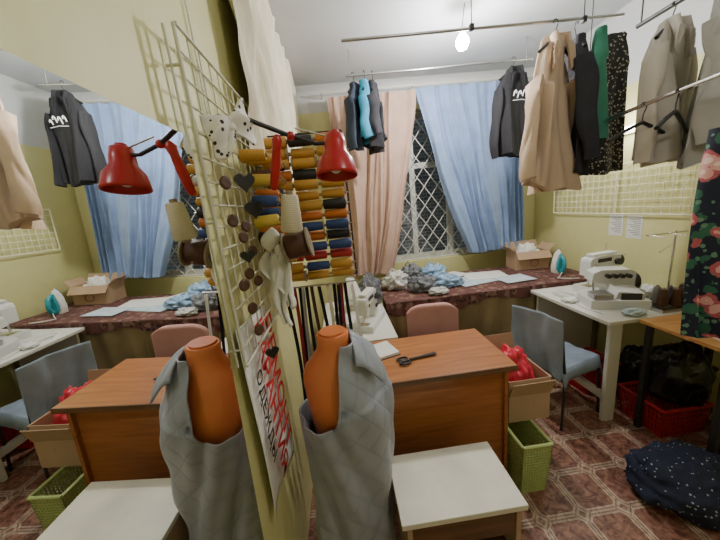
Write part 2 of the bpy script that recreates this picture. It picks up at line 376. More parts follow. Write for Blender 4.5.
# ------------------------------------------------------------ garments
def ring(z,hw,hd,amp,k,ph,n=72,cx=0,cy=0):
    R=[]
    for i in range(n):
        t=2*pi*i/n
        w=1+amp*math.sin(k*t+ph)+amp*.5*math.sin((k*2+1)*t+ph*2)
        ex=math.copysign(abs(math.cos(t))**.8,math.cos(t)); 
        R.append((cx+hw*ex*(1+amp*.12*math.sin(k*t)),cy+hd*math.sin(t)*w+ .010*amp*10*math.sin(3*t+z*3),z))
    return R
def hanger(loc,rot,w,mt='black',group='clothes hangers on the rails'):
    h=thing('clothes_hanger','black plastic clothes hanger hooked over the rail','hanger',loc,rot,group)
    part(h,'hook',MB().tube([(.018*math.cos(a),0,-.006+.018*math.sin(a)) for a in [pi*1.05-i*pi*1.25/10 for i in range(11)]]+[(0,0,-.045),(0,0,-.08)],.003,6),'darkmetal')
    part(h,'bar',MB().tube([(-w/2,0,-.16),(-w/4,0,-.115),(0,0,-.08),(w/4,0,-.115),(w/2,0,-.16)],.009,8),mt)
    return h
gi=0
def garment(name,label,cat,loc,rot,w,L,mt,sleeve=.55,depth=.045,flare=1.05,k=6,amp=.4,ph=0,group='clothes on the rails',collar=None,hang=True,cr=.016,slope=.09,spread=.05,sr=.046,sag=.05,hem=0):
    global gi; gi+=1
    if hang: hanger(loc,rot,w*.75)
    T=thing(name,label,cat,loc,rot,group)
    h=w/2; R=[]
    prof=[(-.072,.05,.026),(-.085,.07,.03),(-.11,h*.45,.033),(-.14-slope*.15,h*.68,.036),(-.18-slope*.3,h*.86,.04),(-.19-slope*.5,h*.96,.042)]
    for z,a,d in prof: R.append(ring(z,a,d,amp*.15,k,ph))
    N=26; zs=-.19-slope*.5
    for i in range(1,N+1):
        v=i/N; z=zs-(L+zs)*v
        rg=ring(z,h*(.97+(flare-.97)*v),depth*(1+.15*v),amp*(.35+.75*v),k,ph+.35*math.sin(2.5*v))
        rg=[(p[0],p[1],p[2]+v*v*(sag*noise.noise(Vector((p[0]*7+gi,p[1]*4,gi)))+hem*p[0])) for p in rg]
        R.append(rg)
    part(T,'body',MB().loft(R).crumple(cr,9,1.3,gi*2.7),mt)
    if sleeve:
        for sx in (-1,1):
            pts=[];rr=[]
            for i in range(18):
                v=i/17
                pts.append((sx*(h*.80+spread*math.sin(v*pi*.55)+.006*math.sin(9*v)),-.03*v-.008*math.sin(7*v),-.16-slope*.55-sleeve*v))
                rr.append(sr+.004-.006*v+.004*math.sin(13*v+sx))
            part(T,'sleeve',MB().tube(pts,rr,20,flat=.5).crumple(cr*.9,14,3,gi+sx),mt)
    if collar:
        part(T,'collar',MB().tube([(-.07,-.045,-.26),(-.055,-.057,-.17),(-.055,-.03,-.08),(0,.035,-.06),(.055,-.03,-.08),(.055,-.057,-.17),(.07,-.045,-.26)],[.006,.018,.022,.02,.022,.018,.006],8,flat=.35),collar)
        for sx in (-1,1): part(T,'lapel',MB().prism([(.07,-.26),(.02,-.12),(.085,-.13),(.10,-.19),(.09,-.24)],lambda q:(sx*q[0]*.9,-.062,q[1]),lambda q:(sx*q[0]*.9,-.056,q[1])),collar)
    return T
B=garment('jacket','long beige wool jacket hanging from the steel rail','jacket',(1.685,1.74,2.505),.30,.33,.90,'beige',sleeve=.54,collar='beige',flare=1.28,ph=.5,cr=.032,slope=.26,depth=.055,spread=.09,sag=.12,k=5,amp=.55,sr=.056)
garment('jacket','charcoal jacket hanging beside the beige jacket','jacket',(1.85,1.79,2.51),1.30,.28,.84,'darkgrey',sleeve=.56,ph=1,depth=.028)
G=garment('shirt','dark green top with a pale letter on it','shirt',(1.935,1.72,2.51),.85,.22,.66,'green',sleeve=0,ph=2,depth=.018,hang=False,cr=.008)
text_part(G,'print','R',.12,'textwhite',frame(Vector((1,0,0)),Vector((0,0,1)),Vector((0,-1,0)),(-.02,-.050,-.42)))
garment('dress','black dress with small pale dots','dress',(2.075,1.79,2.51),.12,.26,.84,'dotted',sleeve=0,ph=.3,flare=1.15,depth=.022,hang=False)
HD=garment('hoodie','black hooded sweatshirt with white print on the chest','hoodie',(1.985,2.6,2.70),.1,.36,.78,'blackcloth',sleeve=.56,ph=.8,flare=.95,collar='blackcloth',slope=.14)
sq=MB()
for x0,z0,sc in ((-.06,-.30,.8),(-.02,-.31,1),(.025,-.30,.9),(.06,-.32,.7)):
    sq.tube([(x0+.018*sc*math.cos(a),-.100,z0+.028*sc*math.sin(a*1.5)) for a in [i*.5 for i in range(10)]],.0045,6)
sq.tube([(-.08,-.10,-.355),(0,-.10,-.35),(.08,-.10,-.36)],.003,6)
part(HD,'print',sq,'textwhite')
garment('shirt','navy shirt hanging from the thin rail','shirt',(.60,2.6,2.68),.9,.25,.58,'navy',sleeve=.4,ph=.2,depth=.03)
garment('shirt','teal blue shirt hanging beside the navy shirt','shirt',(.69,2.58,2.68),1.2,.20,.52,'teal',sleeve=.32,ph=1.2,depth=.025)
garment('shirt','charcoal shirt hanging from the thin rail','shirt',(.76,2.6,2.68),1.25,.24,.60,'darkgrey',sleeve=.3,ph=2.2,depth=.025)
garment('jacket','grey beige jacket hanging from the dark rail','jacket',(2.16,1.54,2.44),.3,.34,.76,'greybeige',sleeve=.55,collar='greybeige',ph=.6,cr=.024,sag=.08)
garment('jacket','pale grey wool jacket hanging from the dark rail','jacket',(2.18,1.34,2.44),.55,.34,.78,'greyjacket',sleeve=.5,collar='greyjacket',ph=1.6,cr=.024,sag=.08)
hanger((1.92,1.42,1.952),.15,.42); hanger((1.92,1.28,1.960),.45,.42)
FD=thing('dress','navy dress with pink flowers and green leaves','dress',(1.905,.93,1.985),-.15,'clothes on the rails')
R=[ring(-.24-.79*v,.205+.012*v,.035+.02*v,.2+.25*v,6,.4) for v in [i/24 for i in range(25)]]
part(FD,'body',MB().loft(R).crumple(.012,8,1.2,9),'floral')
part(FD,'strap',MB().tube([(-.12,0,-.25),(-.03,0,.0),(.03,0,.0),(.12,0,-.25)],.006,6),'floral')
# ------------------------------------------------------------ wall grid panel (right)
gp=MB()
Y0,Y1,Z0,Z1=1.52,2.86,1.335,1.72
for i in range(25): 
    y=Y0+(Y1-Y0)*i/24; gp.cyl((RX-.03,y,Z0),(RX-.03,y,Z1),.0028,n=6)
for i in range(8):
    z=Z0+(Z1-Z0)*i/7; gp.cyl((RX-.034,Y0,z),(RX-.034,Y1,z),.0028 if 0<i<7 else .0055,n=6)
for y in (Y0,2.2,Y1): gp.cyl((RX-.034,y,Z0),(RX-.034,y,Z1),.0055,n=6)
for y,z in ((Y0,Z0),(Y0,Z1),(Y1,Z0),(Y1,Z1)): gp.cyl((RX-.03,y,z),(RX-.001,y,z),.004,n=6)
thing('wire_grid_panel','cream wire display grid mounted on the yellow wall','grid panel',mesh=gp,mt='wireC')
for y,z in ((2.20,1.24),(2.05,1.23)):
    p=thing('paper_notice','small white printed notice taped to the wall','notice',group='notices on the wall')
    part(p,'sheet',MB().bx(RX-.003,RX-.0005,y-.06,y+.06,z-.09,z+.09),'paper')
    l=MB()
    for i in range(9): l.bx(RX-.0042,RX-.0032,y-.045,y+.045-.02*(i%3),z+.06-i*.015,z+.063-i*.015)
    part(p,'print',l,'textblack')
# ------------------------------------------------------------ counter under the window
ct=thing('window_counter','long counter under the window covered with patterned cloth','counter')
part(ct,'worktop',MB().bx(.68,2.62,2.27,3.0,.74,.77),'darkwood')
def tcf(u,v):
    x=.66+1.97*u
    return (x,2.25+.76*v,.776+.003*math.sin(20*u+9*v))
part(ct,'tablecloth',MB().sheet(tcf,60,20),'tablecloth',solid=.003)
def skf(u,v):
    return (.66+1.97*u+.01*math.sin(5*v),2.262+.014*math.sin(2*pi*12*u+2*math.sin(6*u))*(.3+.7*v)+.012*noise.noise(Vector((u*20,v*3,1))),.775-.72*v)
part(ct,'skirt',MB().sheet(skf,220,14),'skirt',label='olive brown cloth hanging down the front')
def hemf(u,v):
    return (.66+1.97*u,2.238+.008*math.sin(2*pi*16*u+2*math.sin(6*u)),.776-(.09+.02*math.sin(9*u)+.02*math.sin(23*u))*v)
part(ct,'overhang',MB().sheet(hemf,200,4),'tablecloth')
for x in (.75,2.55):
    for y in (2.33,2.93): part(ct,'leg',MB().bx(x-.025,x+.025,y-.025,y+.025,0,.74),'darkwood')
for i,(x,y,r,a,b,mt) in enumerate([(1.62,2.62,.2,.42,.3,'bluepaper'),(1.78,2.72,-.15,.40,.28,'paper'),(1.95,2.48,.1,.30,.22,'bluepaper'),(1.50,2.85,.5,.25,.2,'paper')]):
    thing('pattern_sheet','flat pale sheet of pattern paper on the counter','paper',(x,y,.783+.004*i),r,'pattern sheets on the counter',mesh=MB().box((0,0,0),(a,b,.003)),mt=mt)
def bag(loc,r,mt,seed,label,amp=.4,knot=True,name='plastic_bag',cat='bag',fr=2.5):
    T=thing(name,label,cat,loc)
    part(T,'body',MB().blob((0,0,r[2]*.75),r,amp,fr,seed,56,36),mt)
    if knot: part(T,'handle',MB().tube([(-.02,0,r[2]*1.6),(-.05,.01,r[2]*1.95),(-.02,.02,r[2]*2.2),(.02,0,r[2]*1.9),(.01,0,r[2]*1.6)],.008,8),mt)
    return T
bag((.83,2.66,.782),(.11,.09,.09),'bagwhite',2,'white crumpled plastic bag on the counter')
bag((1.06,2.50,.782),(.12,.09,.075),'baggrey',3,'grey crumpled plastic bag on the counter')
bag((1.30,2.56,.782),(.14,.10,.06),'bagblue',4,'pale blue crumpled plastic bag on the counter')
bag((1.28,2.86,.782),(.12,.08,.08),'bagblue',9,'blue and white crumpled plastic bag near the window')
bag((1.02,2.78,.782),(.11,.09,.10),'baggrey',5,'dark patterned plastic bag near the curtain')
bag((1.16,2.35,.782),(.08,.06,.03),'bagwhite',6,'small white crumpled plastic bag at the counter edge',knot=False)
def openbox(loc,rot,dx,dy,h,label,name='cardboard_box',sd=True):
    T=thing(name,label,'box',loc,rot); t=.004
    b=MB().bx(-dx/2,dx/2,-dy/2,dy/2,0,t).bx(-dx/2,dx/2,-dy/2,-dy/2+t,t,h).bx(-dx/2,dx/2,dy/2-t,dy/2,t,h).bx(-dx/2,-dx/2+t,-dy/2+t,dy/2-t,t,h).bx(dx/2-t,dx/2,-dy/2+t,dy/2-t,t,h)
    part(T,'body',b,'card')
    fl=dy*.4
    if sd:
        part(T,'flap',MB().box((0,-dy/2-fl*.30,h-fl*.38),(dx,t,fl),(-.65,0,0)),'card')
        part(T,'flap',MB().box((dx/2+fl*.3,0,h+fl*.3),(t,dy,fl),(0,.8,0)),'card')
        part(T,'flap',MB().box((-dx/2-fl*.3,0,h+fl*.3),(t,dy,fl),(0,-.8,0)),'card')
        part(T,'flap',MB().box((0,dy/2+fl*.15,h+fl*.46),(dx,t,fl),(-.35,0,0)),'card')
    else:
        part(T,'flap',MB().box((dx/2+.018,0,h-.035),(t,dy,.08),(0,-.45,0)),'card')
        part(T,'flap',MB().box((0,dy/2+.01,h+.05),(dx,t,.10),(-.2,0,0)),'card')
        part(T,'flap',MB().box((0,-dy/2-.018,h-.045),(dx,t,.10),(.35,0,0)),'card')
    return T
cb=openbox((2.33,2.86,.78),-.1,.34,.22,.19,'brown cardboard box with open flaps on the counter')
part(cb,'print',MB().tube([(.02+.04*math.cos(a),-.113,.07+.04*math.sin(a)) for a in [i*pi/8 for i in range(17)]],.003,6),'darkwood')
bag((2.33,2.87,.786),(.11,.07,.13),'paper',8,'crumpled white paper stuffed in the box',knot=False,name='crumpled_paper',cat='paper')
ir=thing('clothes_iron','white and teal steam iron standing on its heel','iron',(2.42,2.50,.78),-.25)
out=[(-.055,0),(-.06,.06),(-.05,.13),(-.025,.20),(0,.235),(.025,.20),(.05,.13),(.06,.06),(.055,0)]
part(ir,'soleplate',MB().prism(out,lambda p:(p[0],.045,p[1]),lambda p:(p[0],.055,p[1])),'chrome')
part(ir,'body',MB().prism(out,lambda p:(p[0]*.8,-.005,.0+p[1]*.9),lambda p:(p[0]*1.02,.045,p[1])),'whiteplastic',bevel=.008)
part(ir,'water_tank',MB().prism([(p[0]*.6,.03+p[1]*.7) for p in out],lambda p:(p[0]*.8,-.03,p[1]),lambda p:(p[0],-.004,p[1])),'ironteal',bevel=.006)
part(ir,'handle',MB().tube([(0,-.0,.02),(0,-.06,.03),(0,-.08,.09),(0,-.065,.15),(0,-.005,.18)],[.02,.018,.016,.018,.016],12),'ironteal')
part(ir,'cord',MB().tube([(0,-.05,.03),(-.05,-.12,.012),(-.1,-.18,.006),(-.02,-.22,.006),(.06,-.22,.006)],.004,6),'whiteplastic')
# ------------------------------------------------------------ right white table
rt=thing('sewing_table','white laminate sewing table along the wall','table')
part(rt,'tabletop',MB().bx(1.93,RX-.01,1.50,2.225,.725,.75),'white',bevel=.004)
part(rt,'side_panel',MB().bx(1.98,2.06,1.53,1.555,0,.725),'white')
part(rt,'side_panel',MB().bx(1.98,2.5,2.19,2.21,0,.725),'white')
part(rt,'crossbar',MB().bx(1.99,2.02,1.555,2.19,.15,.2),'white')
wt=thing('wooden_table','small table with orange plywood top','table')
part(wt,'tabletop',MB().bx(2.12,RX-.01,1.05,1.49,.73,.752),'orangewood',bevel=.003)
for x,y in ((2.15,1.45),(2.58,1.45),(2.15,1.09),(2.58,1.09)): part(wt,'leg',MB().bx(x-.014,x+.014,y-.014,y+.014,0,.73),'darkmetal')
def sewing_machine(loc,rot,sc,mt,label):
    T=thing('sewing_machine',label,'sewing machine',loc,rot); T.scale=(sc,)*3
    part(T,'base',MB().box((0,0,.03),(.40,.18,.06)),mt,bevel=.005)
    part(T,'arm',MB().prism([(.11,.06),(.11,.31),(-.12,.31),(-.18,.295),(-.19,.27),(-.19,.15),(-.12,.14),(-.12,.225),(.0,.225),(.025,.20),(.035,.06)],lambda p:(p[0],.045,p[1]),lambda p:(p[0],-.045,p[1])),mt,bevel=.005)
    part(T,'top_cover',MB().box((-.03,0,.32),(.24,.07,.02)),'whiteplastic',bevel=.004)
    part(T,'handwheel',MB().cyl((.11,0,.25),(.135,0,.25),.055,n=24).cyl((.13,0,.25),(.15,0,.25),.02),'darkmetal')
    part(T,'needle_bar',MB().cyl((-.155,0,.15),(-.155,0,.08),.006).cyl((-.155,0,.09),(-.155,0,.062),.002),'chrome')
    part(T,'presser_foot',MB().box((-.155,-.01,.066),(.02,.04,.006)).cyl((-.14,0,.15),(-.14,0,.068),.004),'chrome')
    part(T,'tension_dial',MB().cyl((-.165,-.045,.24),(-.165,-.065,.24),.016),'chrome')
    part(T,'stitch_dial',MB().cyl((.07,-.045,.25),(.07,-.065,.25),.026,n=20),'darkmetal')
    part(T,'length_dial',MB().cyl((.07,-.045,.16),(.07,-.06,.16),.018,n=20),'darkmetal')
    part(T,'name_strip',MB().box((-.05,-.046,.275),(.14,.003,.03)),'darkmetal')
    part(T,'spool_pin',MB().cyl((.03,.02,.32),(.03,.02,.40),.003),'chrome')
    part(T,'needle_plate',MB().box((-.155,0,.0605),(.07,.09,.003)),'chrome')
    return T
sewing_machine((2.40,2.03,.75),.12,.95,'machine','white domestic sewing machine on the white table')
ov=thing('overlock_machine','white overlock sewing machine with exposed steel mechanism','sewing machine',(2.22,1.78,.75),-.35); ov.scale=(1.12,)*3
part(ov,'base',MB().prism([(-.16,-.13),(.14,-.13),(.14,.12),(-.10,.12),(-.16,.06)],lambda p:(p[0],p[1],0),lambda p:(p[0],p[1],.055)),'machine',bevel=.004)
part(ov,'body',MB().prism([(.12,.055),(.12,.20),(.09,.215),(-.06,.215),(-.10,.195),(-.11,.14),(-.03,.12),(-.02,.055)],lambda p:(p[0],.10,p[1]),lambda p:(p[0],.0,p[1])),'machine',bevel=.004)
part(ov,'looper_cover',MB().prism([(-.03,.055),(.12,.055),(.12,.11),(-.01,.13)],lambda p:(p[0],0,p[1]),lambda p:(p[0],-.10,p[1]*.8)),'machine',bevel=.004)
for i in range(4): part(ov,'tension_dial',MB().cyl((-.03+i*.035,0,.18),(-.03+i*.035,-.03,.18),.013),'darkmetal')
part(ov,'front_panel',MB().box((-.09,-.07,.075),(.10,.09,.03)),'metal',bevel=.003)
part(ov,'side_plate',MB().box((.05,-.108,.07),(.10,.006,.05)),'darkmetal')
part(ov,'needle_bar',MB().cyl((-.085,.03,.15),(-.085,.03,.06),.006),'chrome')
part(ov,'handwheel',MB().cyl((.12,.04,.13),(.145,.04,.13),.05,n=24),'black')
part(ov,'presser_foot',MB().box((-.085,.01,.064),(.03,.06,.008)),'chrome')
part(ov,'thread_guide',MB().cyl((.02,.06,.215),(.02,.06,.30),.003).cyl((-.05,.06,.30),(.09,.06,.30),.003),'chrome')
ts=thing('thread_stand','metal thread stand with guide arms','stand',(2.46,1.59,.75))
part(ts,'base',MB().box((0,0,.01),(.30,.14,.02)),'metal')
part(ts,'pole',MB().cyl((.02,.05,.02),(.02,.05,.50),.006),'chrome')
part(ts,'guide_arm',MB().cyl((-.18,.05,.49),(.10,.05,.49),.005).cyl((-.16,.05,.49),(-.16,-.04,.48),.003).cyl((-.03,.05,.49),(-.03,-.04,.48),.003).cyl((-.2,-.05,.40),(.02,.05,.42),.003),'chrome')
def spool(loc,rot,mt,r=.022,h=.09,cone=.75,label=None,group=None,flange=False,name='thread_spool'):
    T=thing(name,label or ('spool wound with %s thread'%mt),'thread spool',loc,rot,group)
    part(T,'thread',MB().lathe([(r*.9,-h*.42),(r,-h*.38),(r*cone,h*.38),(r*cone*.85,h*.42)],n=18),TH[mt])
    part(T,'core',MB().cyl((0,0,-h*.5),(0,0,h*.5),r*.38,r*.32,n=12),'spoolcore')
    if flange:
        for z in (-h*.45,h*.45): part(T,'flange',MB().cyl((0,0,z-.003),(0,0,z+.003),r*1.2,n=22),'spoolcore')
    return T
for i,(x,y,c) in enumerate([(2.36,1.57,'brown'),(2.43,1.555,'brown'),(2.50,1.56,'brown'),(2.39,1.63,'grey'),(2.55,1.61,'brown')]):
    spool((x,y,.77+.065),0,c,.030,.13,.6,group='spools on the thread stand',label='cone of %s thread on the metal stand'%c)
cl=MB()
for k in range(3): cl.tube([(2.08+.05*math.sin(a+k),2.02+.09*math.cos(a*1.3+k),.756) for a in [i*.45 for i in range(12)]],.0035,6)
cl.tube([(2.0,1.62,.756),(1.98,1.75,.756),(2.03,1.9,.756),(2.0,2.05,.756),(2.1,2.15,.756)],.004,6)
thing('power_cable','tangled white cable lying on the table','cable',mesh=cl,mt='whiteplastic')
thing('cloth_scrap','crumpled white cloth scrap on the table','cloth',(2.54,1.79,.75),mesh=MB().blob((0,0,.03),(.06,.06,.045),.5,2.5,11),mt='paper')
thing('cloth_scrap','crumpled pale blue cloth scrap beside the machine','cloth',(2.16,1.56,.75),mesh=MB().blob((0,0,.015),(.06,.04,.018),.5,2.5,12),mt='bluepaper')
thing('cloth_scrap','crumpled dark cloth scrap by the wall','cloth',(2.58,1.70,.75),mesh=MB().blob((0,0,.03),(.04,.04,.05),.5,2.5,14),mt='baggrey')
thing('cloth_scrap','small white cloth scrap on the table edge','cloth',(2.00,1.88,.75),mesh=MB().blob((0,0,.012),(.05,.04,.015),.5,2.5,13),mt='paper')
for x,y,r in ((2.45,1.28,.4),(2.25,1.15,-.3)):
    thing('paper_sheet','loose sheet of paper on the wooden table','paper',(x,y,.7545),r,'papers on the wooden table',mesh=MB().box((0,0,0),(.12,.09,.002)),mt='paper')
# ------------------------------------------------------------ chairs
ch=thing('chair','metal chair draped with loose slate blue cloth at the sewing table','chair',(1.63,1.67,0),.28); ch.scale=(.9,.9,.95)
def seatf(u,v):
    a=2*u-1; b=2*v-1
    return (.20+.21*a,.195*b,.475-.08*max(0,(abs(a)-.88)/.12)-.08*max(0,(abs(b)-.88)/.12)+.010*noise.noise(Vector((a*3,b*3,2))))
part(ch,'seat',MB().sheet(seatf,32,32),'chaircloth',solid=.008)
def bf(u,v):
    n1=noise.noise(Vector((u*4,v*1.5,4)))
    return (-.045-.04*(1-v)-.03*v+.016*math.sin(16*u+3*v)*v+.016*n1,-.20+.40*u+.012*n1*v,.865-.45*v-.014*(2*u-1)**2*(1-v)+.03*math.sin(7*u)*v)
part(ch,'backrest',MB().sheet(bf,50,30),'chaircloth',solid=.007)
for sx,sy in ((0.02,-.17),(.02,.17),(.38,-.17),(.38,.17)): part(ch,'leg',MB().tube([(sx,sy,.44),(sx+(.03 if sx>.1 else -.03),sy*1.08,0.0)],.010,10),'darkmetal')
for sy in (-.17,.17): part(ch,'back_post',MB().tube([(.01,sy,.44),(-.02,sy,.62),(-.05,sy,.82)],.010,10),'darkmetal')
pc=thing('chair','chair with dusty pink upholstered backrest','chair',(.94,1.90,0),-.06)
part(pc,'seat',MB().box((0,.14,.43),(.38,.28,.05)),'pinkchair',bevel=.015)
part(pc,'backrest',MB().sheet(lambda u,v:(-.18+.36*u,.02*(2*u-1)**2,.87-.26*v-.06*(2*u-1)**4*(1-v)),24,12),'pinkchair',solid=.045)
for sx in (-.15,.15):
    for y in (.03,.25): part(pc,'leg',MB().cyl((sx,y,.41),(sx*1.05,y,0),.011),'darkmetal')
    part(pc,'back_post',MB().cyl((sx,.02,.42),(sx,.025,.65),.01),'darkmetal')
# ------------------------------------------------------------ white sewing table left + machine
lt=thing('sewing_table','white laminate table with an industrial sewing machine','table')
part(lt,'tabletop',MB().bx(.13,.64,1.68,2.56,.72,.75),'white',bevel=.004)
for y in (1.76,2.46): part(lt,'leg',MB().bx(.2,.58,y-.02,y+.02,0,.04).bx(.36,.41,y-.015,y+.015,.04,.72),'metal')
sewing_machine((.49,1.95,.75),1.15,.80,'machine','white industrial sewing machine on the white table')
tb=thing('table_lamp','small table lamp with white cone shade','lamp',(.38,2.32,.75))
part(tb,'base',MB().cyl((0,0,0),(0,0,.015),.05,n=24),'whiteplastic')
part(tb,'pole',MB().cyl((0,0,.015),(0,0,.17),.007),'chrome')
part(tb,'lamp_shade',MB().lathe([(.10,.10),(.085,.13),(.035,.27),(.02,.28)],n=28,cap=False),'whiteplastic',solid=.003)
bag((.55,2.42,.75),(.09,.09,.13),'baggrey',15,'grey and black patterned bag standing on the white table',knot=True)
for i,(x,y,r) in enumerate([(.30,1.95,.2),(.26,2.12,1.2)]): thing('cloth_scrap','small folded cloth piece on the white table','cloth',(x,y,.75),r,mesh=MB().blob((0,0,.02),(.05,.04,.022),.4,2.5,20+i),mt='bagwhite')
# ------------------------------------------------------------ wooden desk
dk=thing('desk','cherry laminate wooden desk with closed panels','desk')
part(dk,'desktop',MB().bx(.44,1.15,1.21,1.66,.722,.75),'desktop',bevel=.003)
part(dk,'front_panel',MB().bx(.47,1.10,1.255,1.273,.03,.722),'deskwood')
for x in (.46,1.11): part(dk,'side_panel',MB().bx(x-.009,x+.009,1.235,1.64,0,.722),'deskwood')
part(dk,'shelf',MB().bx(.47,1.10,1.275,1.63,.38,.398),'deskwood')
part(dk,'edge_strip',MB().bx(.44,1.15,1.205,1.212,.722,.75),'darkwood')
sc=thing('scissors','black tailor scissors lying on the desk','scissors',(.64,1.38,.757),.2)
part(sc,'blade',MB().box((.08,.004,0),(.16,.014,.006),(0,0,.05)).box((.08,-.004,.004),(.16,.014,.006),(0,0,-.05)),'darkmetal')
for s in (-1,1): part(sc,'handle',MB().tube([(-.035+.03*math.cos(a),s*.02+.015*math.sin(a),.003) for a in [i*pi/8 for i in range(17)]],.006,8),'black')
nb=thing('notebook','open notebook lying on the desk','notebook',(.52,1.52,.752),.3)
part(nb,'pages',MB().box((0,0,.008),(.12,.16,.016)),'paper'); part(nb,'cover',MB().box((0,0,-.0005),(.13,.17,.003)),'navy')
# ------------------------------------------------------------ low white table
st=thing('low_table','low table with worn white laminate top','table')
part(st,'tabletop',MB().bx(.44,.925,.79,1.09,.425,.45),'whitedirty',bevel=.003)
for x in (.47,.895): part(st,'side_panel',MB().bx(x-.009,x+.009,.80,1.075,0,.425),'card')
part(st,'back_panel',MB().bx(.48,.885,1.05,1.062,.0,.425),'darkwood')
part(st,'drawer_front',MB().bx(.48,.885,.805,.817,.30,.42),'darkwood')
part(st,'shelf',MB().bx(.48,.885,.82,1.05,.16,.176),'darkwood')
# ------------------------------------------------------------ boxes and crates
def crate(loc,rot,dx,dy,h,mt,label,name='plastic_basket',tp=.88,nv=14,nh=5,rr=.0038):
    T=thing(name,label,'basket',loc,rot)
    b=MB().box((0,0,.006),(dx*tp,dy*tp,.008))
    def P(a,bb,z):
        k=tp+(1-tp)*z/h; return (a*dx/2*k,bb*dy/2*k,z)
    cs=[(-1,-1),(1,-1),(1,1),(-1,1)]
    for i in range(4):
        A=cs[i]; Bc=cs[(i+1)%4]
        n=nv if i%2==0 else max(4,int(nv*dy/dx))
        for j in range(n+1):
            t=j/n; a=A[0]+(Bc[0]-A[0])*t; c=A[1]+(Bc[1]-A[1])*t
            b.tube([P(a,c,.004),P(a,c,h)],rr,6)
        for j in range(nh+1):
            z=.004+(h-.008)*j/nh
            b.tube([P(*A,z),P(*Bc,z)],rr+.0002,6)
    part(T,'body',b,mt)
    rim=MB()
    for i in range(4):
        A=cs[i]; Bc=cs[(i+1)%4]; rim.tube([P(*A,h),P(*Bc,h)],.010,8)
    part(T,'rim',rim,mt)
    return T
crate((1.222,1.33,0),.0,.155,.38,.315,'lime','light green plastic lattice basket beside the desk',nv=10,nh=17,rr=.0045)
openbox((1.285,1.47,.326),.0,.24,.34,.26,'brown cardboard box with open flaps standing on the green basket',sd=False)
bag((1.28,1.46,.332),(.095,.14,.195),'redbag',31,'shiny red plastic bag stuffed in the cardboard box',knot=False,amp=.25)
crate((2.33,1.47,0),.0,.32,.28,.20,'redplastic','red plastic lattice crate on the floor under the table')
crate((2.22,1.92,0),.1,.30,.26,.22,'redplastic','red plastic basket on the floor under the white table')
bag((2.35,1.43,.205),(.165,.13,.21),'bagblack',41,'black plastic bag piled on the red crate',knot=False,amp=.2,fr=1.8)
bag((2.50,1.78,.0),(.12,.12,.20),'bagblack',44,'black plastic bag on the floor by the wall',knot=False,amp=.2)
bag((1.93,1.03,.0),(.22,.18,.13),'bagdots',42,'navy dotted fabric bag slumped on the floor',knot=False,name='fabric_bag',amp=.22,fr=1.7)
bag((2.40,1.10,.0),(.14,.12,.18),'blackcloth',43,'black fabric bag slumped on the floor',knot=False,name='fabric_bag',amp=.2)
# ------------------------------------------------------------ wire rack on left wall
gr=MB(); X=.035; Y0,Y1,Z0,Z1=.735,1.42,1.20,2.03
def tw(a,b,r): gr.cyl(a,b,r,n=6)
ny=12; nz=15
for i in range(ny+1):
    y=Y0+(Y1-Y0)*i/ny; tw((X,y,Z0),(X,y,Z1),.0024 if 0<i<ny else .0045)
for i in range(nz+1):
    z=Z0+(Z1-Z0)*i/nz; tw((X+.004,Y0,z),(X+.004,Y1,z),.0024 if 0<i<nz else .0045)
tw((X-.022,Y0,Z0),(X-.022,Y0,Z1),.0035)
for z in (1.25,1.6,1.95): tw((.001,Y0,z),(X,Y0,z),.0035); tw((.001,Y1,z),(X,Y1,z),.0035)
thing('wire_grid_panel','white wire display grid hung on the wall beside the mirror','grid panel',mesh=gr,mt='wireW')
sr=thing('spool_rack','metal rack with horizontal pegs holding thread spools','rack')
part(sr,'frame',MB().cyl((.05,1.38,1.28),(.05,1.38,1.95),.005).cyl((.40,1.38,1.28),(.40,1.38,1.95),.005).cyl((.05,1.38,1.95),(.40,1.38,1.95),.004).cyl((.05,1.38,1.28),(.40,1.38,1.28),.004),'darkmetal')
seq=['gold','orange','gold','yellow','brown','gold','blue','gold','black','orange','gold','red','gold','yellow','orange','gold','blue','gold','yellow','orange','gold','brown','gold','orange','black','white','gold','blue','gold','gold','brown','yellow']
for row in range(14):
    z=1.305+row*.0465
    y=1.35-(row%2)*.022
    part(sr,'peg',MB().cyl((.04,y,z),(.40,y,z),.003,n=8),'chrome')
    for c in range(3):
        cname=seq[(row*5+c*(1 if row%3==1 else 0)+(row//2))%len(seq)]
        spool((.100+c*.118+random.uniform(-.005,.005),y+random.uniform(-.010,.008),z),(random.uniform(-.04,.04),pi/2 if c%2 else -pi/2,random.uniform(-.06,.06)),cname,.0245+random.uniform(-.003,.001),.122,.90,group='thread spools on the rack',label='spool of %s thread on a rack peg'%cname,flange=(row+c)%6==0)
k2=0
for y in (1.0,1.07,1.14,1.21,1.27):
    for z in (1.40,1.465,1.53,1.595,1.66,1.725,1.79):
        k2+=1
        if y<1.05 and z<1.52: continue
        c=seq[(k2*7+3)%len(seq)]
        spool((.092+random.uniform(-.004,.012),y+random.uniform(-.008,.008),z+random.uniform(-.01,.01)+(.02 if int(y*100)%2 else 0)),(0,pi/2+random.uniform(-.1,.1),0),c,.022,.095,.82,group='thread spools on the wire grid',label='spool of %s thread pegged on the wire grid'%c)
spool((.20,.88,1.605),(.12,.1,0),'cream',.034,.13,.72,label='large cream thread cone hanging near the mirror',name='thread_cone')
spool((.195,.95,1.50),(0,pi/2-.15,0),'brown',.042,.09,1,label='large bobbin of dark brown thread',flange=True)
rh=thing('hand_tool','red handled tool hanging above the cream cone','tool',(.175,.89,1.745),(0.1,.25,0))
part(rh,'handle',MB().lathe([(.006,-.07),(.012,-.06),(.015,-.0),(.012,.05),(.016,.07),(.006,.085)],n=14),'red')
wr=MB()
wr.ell((.13,.95,1.49),(.014,.014,.02))
